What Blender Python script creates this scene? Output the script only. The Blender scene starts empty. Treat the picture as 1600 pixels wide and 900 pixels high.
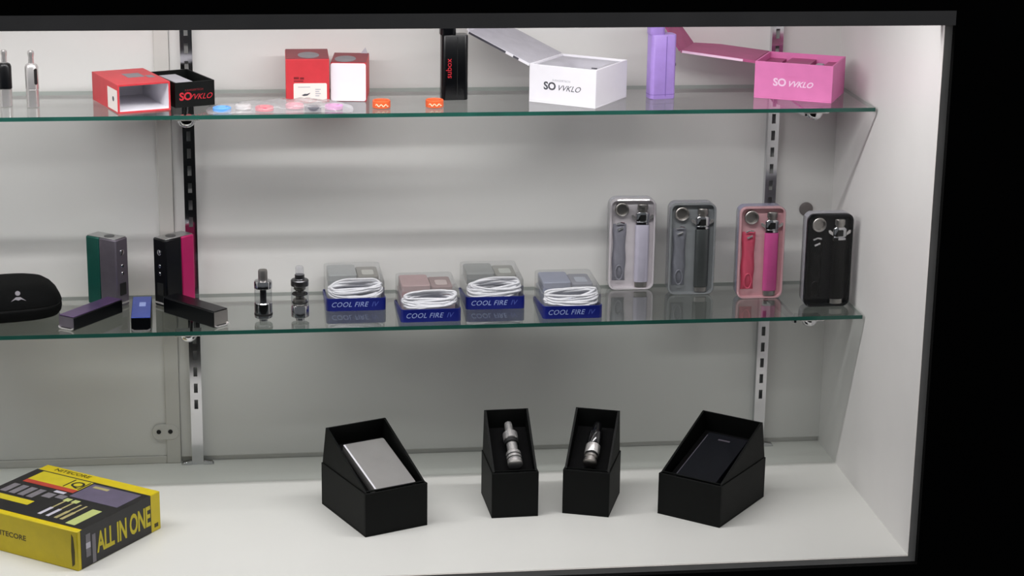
import bpy, bmesh, math, random
from mathutils import Matrix, Vector, Euler
random.seed(7)
scene = bpy.context.scene
COL = scene.collection

# ------------------------------------------------------------------ camera, world, exposure
cam_data = bpy.data.cameras.new('camera')
cam = bpy.data.objects.new('camera', cam_data)
COL.objects.link(cam)
cam_data.sensor_width = 36.0
cam_data.lens = 3271.55 / 1600.0 * 36.0
cam_data.clip_start = 0.05
cam.location = (-0.8889, -2.9971, 1.1184)
cam.rotation_euler = (1.2944984, -0.0137628, -0.1293402)
scene.camera = cam

world = bpy.data.worlds.new('world')
scene.world = world
world.use_nodes = True
wb = world.node_tree.nodes['Background']
wb.inputs[0].default_value = (0.9, 0.95, 1.0, 1)
wb.inputs[1].default_value = 0.14            # dim unlit room in front of the cabinet

scene.view_settings.view_transform = 'Standard'
scene.view_settings.look = 'None'
scene.view_settings.gamma = 1.0
scene.view_settings.exposure = 0.0
scene.cycles.transparent_max_bounces = 32
scene.cycles.max_bounces = 14
LAMP_FRONT = 61.0
LAMP_REAR = 6.0


# ------------------------------------------------------------------ helpers: materials
def lin(r, g, b):
    f = lambda c: (c / 255 / 12.92) if c / 255 <= 0.04045 else ((c / 255 + 0.055) / 1.055) ** 2.4
    return (f(r), f(g), f(b), 1.0)


MATS = {}


def mat(name, col, rough=0.5, metal=0.0, spec=0.5, var=0.06, scale=60.0, bump=0.0, coat=0.0):
    if name in MATS:
        return MATS[name]
    m = bpy.data.materials.new(name)
    m.use_nodes = True
    nt = m.node_tree
    p = nt.nodes['Principled BSDF']
    tc = nt.nodes.new('ShaderNodeTexCoord')
    no = nt.nodes.new('ShaderNodeTexNoise')
    no.inputs['Scale'].default_value = scale
    no.inputs['Detail'].default_value = 4
    nt.links.new(tc.outputs['Object'], no.inputs['Vector'])
    ra = nt.nodes.new('ShaderNodeValToRGB')
    c = lin(*col) if max(col) > 1.0001 else tuple(col) + (1,)
    ra.color_ramp.elements[0].position = 0.3
    ra.color_ramp.elements[1].position = 0.7
    ra.color_ramp.elements[0].color = tuple(max(0, x * (1 - var)) for x in c[:3]) + (1,)
    ra.color_ramp.elements[1].color = tuple(min(1, x * (1 + var)) for x in c[:3]) + (1,)
    nt.links.new(no.outputs['Fac'], ra.inputs['Fac'])
    nt.links.new(ra.outputs['Color'], p.inputs['Base Color'])
    p.inputs['Roughness'].default_value = rough
    p.inputs['Metallic'].default_value = metal
    p.inputs['Specular IOR Level'].default_value = spec
    p.inputs['Coat Weight'].default_value = coat
    if bump:
        b = nt.nodes.new('ShaderNodeBump')
        b.inputs['Strength'].default_value = bump
        b.inputs['Distance'].default_value = 0.001
        n2 = nt.nodes.new('ShaderNodeTexNoise')
        n2.inputs['Scale'].default_value = scale * 12
        nt.links.new(tc.outputs['Object'], n2.inputs['Vector'])
        nt.links.new(n2.outputs['Fac'], b.inputs['Height'])
        nt.links.new(b.outputs['Normal'], p.inputs['Normal'])
    MATS[name] = m
    return m


def clear(name, tint, f0=0.05, rough=0.03, front_only=False, haze=0.0, haze_col=(0.8, 0.8, 0.85)):
    """see-through sheet: straight-through transmission, Schlick reflection, optional milky haze"""
    if name in MATS:
        return MATS[name]
    m = bpy.data.materials.new(name)
    m.use_nodes = True
    nt = m.node_tree
    nt.nodes.clear()
    N = nt.nodes.new
    L = nt.links.new
    out = N('ShaderNodeOutputMaterial')
    geo = N('ShaderNodeNewGeometry')
    dot = N('ShaderNodeVectorMath'); dot.operation = 'DOT_PRODUCT'
    L(geo.outputs['Normal'], dot.inputs[0]); L(geo.outputs['Incoming'], dot.inputs[1])
    ab = N('ShaderNodeMath'); ab.operation = 'ABSOLUTE'; L(dot.outputs['Value'], ab.inputs[0])
    om = N('ShaderNodeMath'); om.operation = 'SUBTRACT'; om.inputs[0].default_value = 1; L(ab.outputs[0], om.inputs[1])
    pw = N('ShaderNodeMath'); pw.operation = 'POWER'; pw.inputs[1].default_value = 5; L(om.outputs[0], pw.inputs[0])
    ma = N('ShaderNodeMath'); ma.operation = 'MULTIPLY_ADD'; ma.inputs[1].default_value = 1 - f0; ma.inputs[2].default_value = f0
    L(pw.outputs[0], ma.inputs[0])
    fac = ma.outputs[0]
    tr = N('ShaderNodeBsdfTransparent'); tr.inputs[0].default_value = tuple(tint) + (1,)
    body = tr.outputs[0]
    if front_only:
        inv = N('ShaderNodeMath'); inv.operation = 'SUBTRACT'; inv.inputs[0].default_value = 1
        L(geo.outputs['Backfacing'], inv.inputs[1])
        mu = N('ShaderNodeMath'); mu.operation = 'MULTIPLY'
        L(fac, mu.inputs[0]); L(inv.outputs[0], mu.inputs[1]); fac = mu.outputs[0]
        t2 = N('ShaderNodeBsdfTransparent')
        mx0 = N('ShaderNodeMixShader'); L(geo.outputs['Backfacing'], mx0.inputs[0])
        L(tr.outputs[0], mx0.inputs[1]); L(t2.outputs[0], mx0.inputs[2]); body = mx0.outputs[0]
    if haze:
        df = N('ShaderNodeBsdfDiffuse'); df.inputs[0].default_value = tuple(haze_col) + (1,)
        mh = N('ShaderNodeMixShader')
        no = N('ShaderNodeTexNoise'); no.inputs['Scale'].default_value = 40
        mr = N('ShaderNodeMapRange'); mr.inputs['To Min'].default_value = haze * 0.8; mr.inputs['To Max'].default_value = haze * 1.2
        tc = N('ShaderNodeTexCoord'); L(tc.outputs['Object'], no.inputs['Vector']); L(no.outputs['Fac'], mr.inputs['Value'])
        L(mr.outputs[0], mh.inputs[0])
        L(body, mh.inputs[1]); L(df.outputs[0], mh.inputs[2]); body = mh.outputs[0]
    gl = N('ShaderNodeBsdfGlossy'); gl.inputs['Roughness'].default_value = rough
    mx = N('ShaderNodeMixShader')
    L(fac, mx.inputs[0]); L(body, mx.inputs[1]); L(gl.outputs[0], mx.inputs[2])
    L(mx.outputs[0], out.inputs[0])
    MATS[name] = m
    return m


def emit(name, col, s):
    m = bpy.data.materials.new(name)
    m.use_nodes = True
    nt = m.node_tree
    nt.nodes.clear()
    o = nt.nodes.new('ShaderNodeOutputMaterial')
    e = nt.nodes.new('ShaderNodeEmission')
    e.inputs[0].default_value = tuple(col) + (1,)
    e.inputs[1].default_value = s
    nt.links.new(e.outputs[0], o.inputs[0])
    return m


# ------------------------------------------------------------------ helpers: meshes
class MB:
    def __init__(self):
        self.v = []; self.f = []; self.m = []

    def add(self, vs, fs, mi=0, M=None):
        o = len(self.v)
        for q in vs:
            q = Vector(q)
            if M is not None:
                q = M @ q
            self.v.append(q)
        for f in fs:
            self.f.append([i + o for i in f]); self.m.append(mi)
        return self

    def box(self, x0, x1, y0, y1, z0, z1, mi=0, M=None):
        vs = [(x0, y0, z0), (x1, y0, z0), (x1, y1, z0), (x0, y1, z0), (x0, y0, z1), (x1, y0, z1), (x1, y1, z1), (x0, y1, z1)]
        fs = [(0, 3, 2, 1), (4, 5, 6, 7), (0, 1, 5, 4), (1, 2, 6, 5), (2, 3, 7, 6), (3, 0, 4, 7)]
        return self.add(vs, fs, mi, M)

    def prism(self, poly, a, b, axis='x', mi=0, M=None):
        """polygon in the two other axes (yz for x, xz for y, xy for z), extruded from a to b"""
        n = len(poly)
        def P(p, t):
            return {'x': (t, p[0], p[1]), 'y': (p[0], t, p[1]), 'z': (p[0], p[1], t)}[axis]
        vs = [P(p, a) for p in poly] + [P(p, b) for p in poly]
        fs = [tuple(range(n - 1, -1, -1)), tuple(range(n, 2 * n))] + [(i, (i + 1) % n, n + (i + 1) % n, n + i) for i in range(n)]
        return self.add(vs, fs, mi, M)

    def lathe(self, prof, seg=24, mi=0, M=None, close=True):
        """profile list of (radius, z) from bottom to top"""
        vs = []; fs = []
        n = len(prof)
        for r, z in prof:
            for k in range(seg):
                t = 2 * math.pi * k / seg
                vs.append((r * math.cos(t), r * math.sin(t), z))
        for i in range(n - 1):
            for k in range(seg):
                fs.append((i * seg + k, i * seg + (k + 1) % seg, (i + 1) * seg + (k + 1) % seg, (i + 1) * seg + k))
        if close:
            fs.append(tuple(range(seg - 1, -1, -1)))
            fs.append(tuple((n - 1) * seg + k for k in range(seg)))
        return self.add(vs, fs, mi, M)

    def loops(self, rings, mi=0, cap=True, M=None):
        n = len(rings[0]); vs = [p for r in rings for p in r]; fs = []
        for i in range(len(rings) - 1):
            for k in range(n):
                fs.append((i * n + k, i * n + (k + 1) % n, (i + 1) * n + (k + 1) % n, (i + 1) * n + k))
        if cap:
            fs.append(tuple(range(n - 1, -1, -1)))
            fs.append(tuple((len(rings) - 1) * n + k for k in range(n)))
        return self.add(vs, fs, mi, M)

    def tube(self, pts, r, seg=8, mi=0, closed=False):
        pts = [Vector(p) for p in pts]
        n = len(pts); rings = []
        for i, p in enumerate(pts):
            a = pts[(i - 1) % n] if (closed or i > 0) else p
            b = pts[(i + 1) % n] if (closed or i < n - 1) else p
            t = (b - a).normalized()
            u = t.cross(Vector((0.13, 0.21, 0.97))).normalized(); w = t.cross(u)
            rings.append([p + u * r * math.cos(2 * math.pi * k / seg) + w * r * math.sin(2 * math.pi * k / seg) for k in range(seg)])
        if closed:
            rings.append(rings[0])
        return self.loops(rings, mi, cap=not closed)


def rrect(w, h, r, seg=6, cx=0.0, cy=0.0):
    pts = []
    for sx, sy, a0 in ((1, 1, 0), (-1, 1, 90), (-1, -1, 180), (1, -1, 270)):
        for k in range(seg + 1):
            a = math.radians(a0 + 90 * k / seg)
            pts.append((cx + sx * (w / 2 - r) + r * math.cos(a), cy + sy * (h / 2 - r) + r * math.sin(a)))
    return pts


def obj(name, mb, mats, parent=None, bev=0.0, loc=None, rot=None, smooth=True, recalc=True):
    me = bpy.data.meshes.new(name)
    me.from_pydata([tuple(q) for q in mb.v], [], mb.f)
    if not isinstance(mats, (list, tuple)):
        mats = [mats]
    for m in mats:
        me.materials.append(m)
    me.polygons.foreach_set('material_index', mb.m)
    if recalc:
        bm = bmesh.new(); bm.from_mesh(me)
        bmesh.ops.recalc_face_normals(bm, faces=bm.faces)
        bm.to_mesh(me); bm.free()
    if smooth:
        me.polygons.foreach_set('use_smooth', [True] * len(me.polygons))
        me.set_sharp_from_angle(angle=math.radians(32))
    me.update()
    o = bpy.data.objects.new(name, me)
    COL.objects.link(o)
    if parent is not None:
        o.parent = parent
    if loc is not None:
        o.location = loc
    if rot is not None:
        o.rotation_euler = rot
    if bev:
        b = o.modifiers.new('bevel', 'BEVEL'); b.width = bev; b.segments = 2; b.limit_method = 'ANGLE'; b.angle_limit = math.radians(40)
    return o


def thing(name, label, cat, loc, yaw=0.0, group=None, tilt=0.0):
    o = bpy.data.objects.new(name, None)
    COL.objects.link(o)
    o.empty_display_size = 0.02
    o.location = loc
    o.rotation_euler = (math.radians(tilt), 0, math.radians(yaw))
    o['label'] = label; o['category'] = cat
    if group:
        o['group'] = group
    return o


def tag(o, label, cat, group=None):
    o['label'] = label; o['category'] = cat
    if group:
        o['group'] = group
    return o


def struct(name, mb, m, **k):
    o = obj(name, mb, m, **k)
    o['kind'] = 'structure'
    return o


def text(name, s, size, m, parent, loc, rot, shear=0.0, align='CENTER', sx=1.0, spacing=1.0, bold=0.0):
    cu = bpy.data.curves.new(name, 'FONT')
    cu.body = s; cu.size = size; cu.align_x = align; cu.align_y = 'CENTER'
    cu.shear = shear; cu.extrude = 0.00008; cu.space_character = spacing; cu.offset = bold; cu.resolution_u = 3
    t = bpy.data.objects.new(name + '_curve', cu)
    COL.objects.link(t)
    dg = bpy.context.evaluated_depsgraph_get()
    me = bpy.data.meshes.new_from_object(t.evaluated_get(dg))
    bpy.data.objects.remove(t); bpy.data.curves.remove(cu)
    me.materials.clear(); me.materials.append(m)
    o = bpy.data.objects.new(name, me); COL.objects.link(o)
    o.parent = parent; o.location = loc; o.rotation_euler = rot; o.scale = (sx, 1, 1)
    return o


HP = math.pi / 2
FRONT = (HP, 0, 0)             # text standing on a face that looks along local -y
RIGHT = (HP, 0, HP)            # text on a face that looks along local +x
LEFT = (HP, 0, -HP)
TOP = (0, 0, 0)


def base(front_left, yaw, w, d):
    """base centre of a box from its front left corner"""
    t = math.radians(yaw)
    return (front_left[0] + w / 2 * math.cos(t) - d / 2 * math.sin(t), front_left[1] + w / 2 * math.sin(t) + d / 2 * math.cos(t))


# ------------------------------------------------------------------ materials
M_WALL = mat('white melamine back', (222, 221, 218), 0.45, var=0.015, scale=6)
M_SIDE = mat('white melamine side', (226, 224, 222), 0.42, var=0.02, scale=8, bump=0.05)
M_FLOOR = mat('white melamine floor', (226, 226, 221), 0.4, var=0.015, scale=5)
M_TRIM = mat('pale stile', (205, 203, 198), 0.5, var=0.03, scale=8)
M_EDGE = mat('grey edge band', (232, 226, 220), 0.4, var=0.08, scale=20)
M_EDGE_TOP = mat('dark grey edge band', (142, 138, 137), 0.5, var=0.08, scale=14)
M_BLACK_FRAME = mat('black frame', (6, 6, 6), 0.7, spec=0.1, var=0.2, scale=9)
M_GLASS_UP = clear('shelf glass', (0.98, 0.995, 0.988), 0.13, 0.02, front_only=True)
M_GLASS_LO = clear('shelf glass tinted for shade', (0.69, 0.735, 0.71), 0.32, 0.03, front_only=True)  # same glass, tint darkened to put shade into the bay below
M_GLASS_EDGE_FAR = mat('frosted glass edge', (150, 166, 158), 0.3, var=0.06, scale=14)
M_GLASS_EDGE = mat('green glass edge', (36, 84, 74), 0.12, spec=0.5, var=0.18, scale=14)
M_SILV = mat('bright silver plating', (0.72, 0.70, 0.69), 0.26, 0.75, var=0.04, scale=40)
M_CHROME = mat('chrome', (0.62, 0.62, 0.64), 0.13, 1.0, var=0.05, scale=40)
M_STEEL = mat('brushed steel', (0.55, 0.55, 0.55), 0.32, 1.0, var=0.08, scale=50)
M_SATIN = mat('satin nickel', (0.42, 0.40, 0.38), 0.38, 1.0, var=0.08, scale=70)
M_DARKMETAL = mat('dark gunmetal', (0.10, 0.10, 0.105), 0.3, 0.9, var=0.1)
M_BLACK = mat('black card', (4, 6, 5), 0.6, spec=0.2, var=0.2, bump=0.1)
M_BLACK_IN = mat('black foam', (4, 4, 5), 0.85, spec=0.15, var=0.2, bump=0.3)
M_BLACKPL = mat('black lacquer', (5, 6, 9), 0.28, spec=0.35, var=0.15)
M_RED = mat('red card', (200, 52, 60), 0.5, var=0.05)
M_DRED = mat('dark red card', (132, 42, 52), 0.55, var=0.08)
M_REDINK = mat('red ink', (190, 30, 45), 0.5, var=0.1)
M_MAROON = mat('dark red ink', (120, 22, 30), 0.5, var=0.1)
M_WHITE = mat('white card', (236, 234, 240), 0.45, var=0.012)
M_STICK = mat('sticker paper', (236, 228, 222), 0.5, var=0.02)
M_GREYIN = mat('grey moulded tray', (182, 180, 188), 0.6, var=0.06)
M_INK = mat('dark grey ink', (70, 70, 78), 0.5, var=0.2)
M_LINK = mat('light grey ink', (176, 176, 184), 0.5, var=0.1)
M_PINK = mat('pink card', (232, 128, 188), 0.48, var=0.03)
M_DPINK = mat('deep pink card', (178, 84, 130), 0.5, var=0.06)
M_WINK = mat('pale pink ink', (255, 214, 240), 0.5, var=0.04)
M_LILAC = mat('lilac lacquer', (172, 142, 218), 0.34, var=0.06)
M_ORANGE = mat('orange silicone', (232, 98, 48), 0.42, var=0.05)
M_OINK = mat('cream ink', (255, 214, 180), 0.5, var=0.03)
M_NYLON = mat('black nylon shell', (4, 5, 5), 0.8, spec=0.12, var=0.25, scale=120, bump=0.5)
M_GREEN = mat('green anodised panel', (24, 84, 74), 0.36, 0.35, var=0.08)
M_GREYMET = mat('grey anodised body', (112, 106, 116), 0.36, 0.6, var=0.08)
M_MAGENTA = mat('magenta panel', (176, 26, 92), 0.3, 0.1, var=0.06)
M_PURPLE = mat('purple anodised top', (92, 70, 110), 0.34, 0.55, var=0.12)
M_BLUE = mat('blue anodised top', (48, 72, 160), 0.28, 0.5, var=0.08)
M_BLUETRAY = mat('royal blue plastic', (16, 28, 112), 0.34, var=0.08)
M_BLUETXT = mat('pale blue ink', (150, 166, 214), 0.5, var=0.05)
M_CABLE = mat('white cable sheath', (228, 228, 232), 0.35, var=0.03)
M_COVER = clear('clear kit cover', (0.97, 0.97, 0.97), 0.03, 0.05)
M_CLEAR = clear('clear plastic lid', (0.95, 0.955, 0.955), 0.05, 0.05, haze=0.05)
M_TGLASS = clear('tank glass', (0.88, 0.89, 0.89), 0.06, 0.02)
M_BAG = clear('clear polythene', (0.93, 0.93, 0.94), 0.07, 0.14, haze=0.22, haze_col=(0.8, 0.78, 0.8))
M_SHELL = clear('frosted shell', (0.86, 0.87, 0.93), 0.05, 0.18, haze=0.42, haze_col=(0.62, 0.63, 0.72))
M_YELLOW = mat('yellow card', (212, 190, 12), 0.42, var=0.05)
M_YPRINT = mat('yellow print', (204, 188, 30), 0.45, var=0.06)
M_BANDBLK = mat('black printed band', (24, 22, 24), 0.36, var=0.15)
M_PURPRINT = mat('grey violet print', (98, 90, 112), 0.4, var=0.08)
M_REDPRINT = mat('red print', (176, 62, 46), 0.45, var=0.1)
M_GREYPRINT = mat('grey print', (120, 116, 122), 0.45, var=0.12)
M_LGREY = mat('pale grey print', (196, 192, 204), 0.45, var=0.06)
M_TAN = mat('tan print', (170, 160, 110), 0.45, var=0.1)
M_PALEGREEN = mat('pale green print', (184, 194, 120), 0.45, var=0.06)
M_DYINK = mat('dark olive ink', (72, 62, 6), 0.5, var=0.1)
M_RUBBER = mat('black rubber', (14, 14, 14), 0.6, var=0.2)
M_SILVER = mat('silver satin panel', (0.60, 0.585, 0.57), 0.36, 0.75, var=0.04, scale=30)
M_NAVY = mat('navy lacquer', (7, 9, 17), 0.4, spec=0.25, var=0.12)
M_GROMMET = mat('grey plug', (112, 106, 104), 0.5, var=0.08)

# ------------------------------------------------------------------ the cabinet (setting)
XL, D, ZT = -1.95, 0.4507, 0.7247
ZC = 0.93
Z1T, Z2T = 0.2659, 0.5688           # upper faces of the two glass shelves
XS_L, XS_R = -0.9604, -0.0998       # the two slotted standards

b = MB().box(XL, 0.0, -D, 0.018, -0.018, 0.0)
floor = struct('floor', b, M_FLOOR)
b = MB().box(XL, 0.0, 0.006, 0.018, 0.0, ZC)
struct('wall_back', b, M_WALL)
b = MB().box(-0.9845, 0.0, 0.0, 0.006, 0.009, ZC).box(XL, -1.0065, 0.0, 0.006, 0.012, ZC)
struct('wall_back_panel', b, M_WALL)
b = MB().box(0.0, 0.018, -D, 0.018, -0.018, ZC)
struct('wall_right', b, M_SIDE)
b = MB().box(XL - 0.018, XL, -D, 0.018, -0.018, ZC)
struct('wall_left', b, M_SIDE)
b = MB().box(XL - 0.018, 0.018, -D, 0.018, ZC, ZC + 0.018)
struct('ceiling', b, M_WALL)
# stile and low rail of the left bay
b = MB().box(-1.0065, -0.985, -0.004, 0.006, 0.0, ZC)
struct('trim_1', b, M_TRIM, bev=0.0015)
b = MB().box(XL, -1.0065, -0.003, 0.006, 0.0, 0.0115)
struct('trim_2', b, M_TRIM, bev=0.001)
# edge bands of the carcass and the black frame round the opening
b = MB().box(0.0, 0.0102, -D - 0.002, -D, -0.0085, ZT)
struct('trim_3', b, M_EDGE)
b = MB().box(XL, 0.0, -D - 0.002, -D, -0.0085, -0.0005)
struct('trim_4', b, M_EDGE)
b = MB().box(XL, 0.0102, -D - 0.012, -D, ZT, ZT + 0.0185)
struct('trim_5', b, M_EDGE_TOP)
b = MB().box(XL, 0.40, -D - 0.012, -D + 0.006, ZT + 0.0185, 1.1)
struct('trim_6', b, M_BLACK_FRAME)
b = MB().box(0.0102, 0.40, -D - 0.012, -D, -0.3, ZT + 0.0185).box(0.018, 0.40, -D, -D + 0.02, -0.3, ZT)
struct('trim_7', b, M_BLACK_FRAME)
b = MB().box(XL, 0.0102, -D - 0.012, -D, -0.3, -0.0085)
struct('trim_8', b, M_BLACK_FRAME)

# dark floor of the unlit room before the cabinet
b = MB().box(-9.0, 8.0, -12.0, -D - 0.3, -0.95, -0.93)
struct('floor_room', b, mat('dark carpet', (22, 21, 20), 0.9, spec=0.1, var=0.2, scale=30, bump=0.4))

# ------------------------------------------------------------------ lamps under the cabinet top


def strip_light(label, y, z, strength, deep=0.0):
    t = thing('strip_light', label, 'lamp', (-0.95, y, ZC))
    h = MB().box(-0.86, 0.86, -0.018, 0.018, z - ZC + 0.012, 0.0)
    obj('housing', h, M_WHITE, t, bev=0.002)
    tb = MB().box(-0.82, 0.82, -0.0135, 0.0135, z - ZC + 0.001, z - ZC + 0.012, 1)
    tb.add([(-0.818, -0.013, z - ZC), (-0.818, 0.013, z - ZC), (0.818, 0.013, z - ZC), (0.818, -0.013, z - ZC)], [(0, 1, 2, 3)], 0)
    obj('led_strip', tb, [emit('lamp glow ' + str(y), (1.0, 0.985, 0.985), strength), M_WHITE], t, recalc=False, smooth=False)
    if deep:                                     # side cheeks of the deep channel
        for s in (-1, 1):
            c = MB().box(-0.845, 0.845, *sorted((s * 0.019, s * 0.022)), z - ZC - deep, 0.0)
            obj('cheek', c, M_RUBBER, t)
    for s in (-1, 1):
        c = MB().box(s * 0.835 - 0.008, s * 0.835 + 0.008, -0.012, 0.012, z - ZC - 0.012, z - ZC + 0.012)
        obj('end_cap', c, M_RUBBER, t, bev=0.002)
    return t


strip_light('white strip light along the front under the cabinet top', -0.426, 0.822, LAMP_FRONT)
strip_light('white strip light over the shelf fronts under the cabinet top', -0.200, 0.880, LAMP_REAR)
c = MB().box(-0.012, 0.012, -0.004, 0.004, -0.010, 0.0125)
tag(obj('stop_clip', c, M_RUBBER, loc=(-0.0245, -0.440, ZT + 0.007), bev=0.002), 'tiny black clip under the top edge in the upper right corner', 'clip')

# ------------------------------------------------------------------ slotted standards


def standard(x, label, lo_slot):
    t = thing('slotted_standard', label, 'shelf standard', (x, 0.0, 0.0), group='slotted shelf standards')
    w, s, dp = 0.0085, 0.0028, 0.012
    b = MB()
    b.box(-w, -s, -dp, -dp + 0.0015, 0.0, ZC - 0.001)
    b.box(s, w, -dp, -dp + 0.0015, 0.0, ZC - 0.001)
    b.box(-w, -w + 0.0015, -dp + 0.0015, -0.0002, 0.0, ZC - 0.001)
    b.box(w - 0.0015, w, -dp + 0.0015, -0.0002, 0.0, ZC - 0.001)
    z = lo_slot; prev = 0.0
    while z + 0.014 < ZC:
        b.box(-s, s, -dp, -dp + 0.0015, prev, z)
        prev = z + 0.0145; z += 0.0254
    b.box(-s, s, -dp, -dp + 0.0015, prev, ZC - 0.001)
    obj('channel', b, M_CHROME, t)
    for sg in (-1, 1):
        c = MB().prism([(sg * w, 0.0), (sg * (w + 0.016), 0.0), (sg * (w + 0.013), 0.004), (sg * w, 0.006)], -0.014, -0.004, 'y')
        obj('foot_clip', c, M_CHROME, t, bev=0.0008)
    return t


standard(XS_L, 'slotted chrome wall standard at the left behind the black and magenta device', 0.088)
standard(XS_R, 'slotted chrome wall standard at the right behind the pink clamshell kit', 0.078)


def bracket(x, zt, label, off):
    t = thing('shelf_bracket', label, 'bracket', (x, -0.012, zt - 0.0058), group='chrome shelf brackets')
    a = MB().prism([(-0.0005, 0.0), (-0.175, 0.0), (-0.175, -0.008), (-0.06, -0.016), (-0.0005, -0.022)], -0.0022, 0.0022, 'x')
    obj('arm', a, M_CHROME, t, bev=0.0006)
    c = MB().box(off - 0.018, off + 0.018, -0.186, -0.150, -0.0020, 0.0)
    obj('clamp_plate', c, M_SILV, t, bev=0.001)
    k = MB().lathe([(0.0125, -0.0020), (0.0122, -0.006), (0.0095, -0.0105), (0.005, -0.0132), (0.002, -0.014)], 24, M=Matrix.Translation((off, -0.171, 0)))
    obj('clamp_knob', k, M_CHROME, t)
    return t


def glass_shelf(zt, label, m):
    x0, x1, y0, y1, th = XL + 0.004, -0.0045, -0.2, -0.0125, 0.0055
    t = thing('glass_shelf', label, 'shelf', ((x0 + x1) / 2, (y0 + y1) / 2, zt - th))
    cx, cy = (x0 + x1) / 2, (y0 + y1) / 2
    e = 0.0004
    b = MB().box(x0 - cx + e, x1 - cx - e, y0 - cy + e, y1 - cy, 0, th)
    obj('pane', b, m, t, smooth=False)
    b = MB().box(x0 - cx, x1 - cx, y0 - cy, y0 - cy + e, 0, th)
    obj('front_edge', b, M_GLASS_EDGE, t, smooth=False)['label'] = 'dark green front edge'
    b = MB().box(x1 - cx - e, x1 - cx, y0 - cy + e, y1 - cy, 0, th).box(x0 - cx + e, x1 - cx - e, y1 - cy, y1 - cy + e, 0, th)
    obj('ground_edge', b, M_GLASS_EDGE_FAR, t, smooth=False)
    return t


glass_shelf(Z2T, 'upper clear glass shelf with a green edge carrying the red, white and pink boxes', M_GLASS_UP)
glass_shelf(Z1T, 'lower clear glass shelf with a green edge carrying the clamshell kits and blue trays', M_GLASS_LO)
bracket(XS_L, Z2T, 'chrome bracket under the upper glass shelf at the left standard', 0.002)
bracket(XS_R, Z2T, 'chrome bracket under the upper glass shelf at the right standard below the pink box', 0.012)
bracket(XS_L, Z1T, 'chrome bracket under the lower glass shelf at the left standard', -0.004)
bracket(XS_R, Z1T, 'chrome bracket under the lower glass shelf at the right, below the black kit', 0.022)

# latch plate and plug on the back wall
t = thing('latch_plate', 'grey metal plate with two holes low on the back beside the left standard', 'plate', (-1.006, -0.0003, 0.050))
b = MB().prism(rrect(0.040, 0.024, 0.0115, 6, -0.0009, 0.0), -0.0045, 0.0, 'y')
obj('plate', b, M_TRIM, t, bev=0.0008)
for xx in (-0.011, 0.006):
    k = MB().lathe([(0.0034, -0.0004), (0.0034, 0.0004)], 14, M=Matrix.Rotation(HP, 4, 'X'))
    obj('screw_hole', k, M_RUBBER, t, loc=(xx, -0.0048, 0.001))
k = MB().lathe([(0.0095, 0.0), (0.0105, 0.001), (0.0105, 0.002), (0.0085, 0.0032), (0.003, 0.0036)], 24, M=Matrix.Rotation(HP, 4, 'X'))
tag(obj('hole_plug', k, M_GROMMET, loc=(-0.0404, -0.0002, 0.3756)), 'round grey plug in the back wall behind the black clamshell kit', 'plug')

# ------------------------------------------------------------------ upper shelf


def vape_pen(x, y, label, dark):
    t = thing('vape_pen', label, 'vape pen', (x, y, Z2T), group=None)
    g = 0.0245
    obj('battery_tube', MB().lathe([(0.0075, 0), (0.0088, 0.0008), (0.0088, g - 0.0005), (0.0083, g)], 28), M_SILV, t)
    obj('barrel', MB().lathe([(0.0083, g), (0.0092, g + 0.0006), (0.0092, 0.055), (0.0078, 0.0585), (0.005, 0.060)], 28), M_BLACKPL if dark else M_SILV, t)
    obj('mouthpiece', MB().lathe([(0.0040, 0.060), (0.0038, 0.068), (0.0046, 0.073), (0.0044, 0.076), (0.003, 0.0775)], 20), M_SILV, t)
    if not dark:
        b = MB().prism(rrect(0.0045, 0.022, 0.0021, 5, 0.0, 0.043), -0.0006, 0.0006, 'y')
        obj('window', b, M_RUBBER, t, loc=(0.0058, -0.0072, 0.0), rot=(0, 0, 0.68))


vape_pen(-1.2019, -0.1199, 'leftmost vape pen, its barrel black above a chrome base, on upper shelf', True)
vape_pen(-1.1655, -0.1266, 'all-chrome vape pen with a dark window left of the red sleeve', False)

# red sleeve
W_, D_, H_ = 0.0735, 0.115, 0.039
bx = base((-1.0485, -0.1833), 20.5, W_, D_)
t = thing('box_sleeve', 'empty red card sleeve lying on upper shelf, open end showing its white inside', 'box', (bx[0], bx[1], Z2T), 20.5)
th = 0.0022
b = MB()
b.box(-W_ / 2, W_ / 2, -D_ / 2, D_ / 2, 0, th).box(-W_ / 2, W_ / 2, -D_ / 2, D_ / 2, H_ - th, H_)
b.box(-W_ / 2, -W_ / 2 + th, -D_ / 2, D_ / 2, th, H_ - th).box(W_ / 2 - th, W_ / 2, -D_ / 2, D_ / 2, th, H_ - th)
obj('sleeve', b, M_RED, t)
b = MB(); e = 0.0004; q = th + e
b.box(-W_ / 2 + th, W_ / 2 - th, -D_ / 2 + 0.001, D_ / 2, th, q).box(-W_ / 2 + th, W_ / 2 - th, -D_ / 2 + 0.001, D_ / 2, H_ - q, H_ - th)
b.box(-W_ / 2 + th, -W_ / 2 + q, -D_ / 2 + 0.001, D_ / 2, q, H_ - q).box(W_ / 2 - q, W_ / 2 - th, -D_ / 2 + 0.001, D_ / 2, q, H_ - q)
b.box(-W_ / 2 + q, W_ / 2 - q, D_ / 2 - 0.003, D_ / 2, q, H_ - q)
obj('lining', b, M_WHITE, t)['label'] = 'white paper lining'
b = MB().box(-0.0003, 0.0, -0.021, 0.021, -0.0145, 0.0145)
o = obj('sticker', b, M_STICK, t, loc=(-W_ / 2, -D_ / 2 + 0.0235, 0.0165)); o['label'] = 'white sticker with a black dot'
k = MB().lathe([(0.0035, 0), (0.0035, 0.0003)], 12, M=Matrix.Rotation(-HP, 4, 'Y'))
obj('dot', k, M_INK, o, loc=(-0.0003, -0.004, 0.001))
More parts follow.
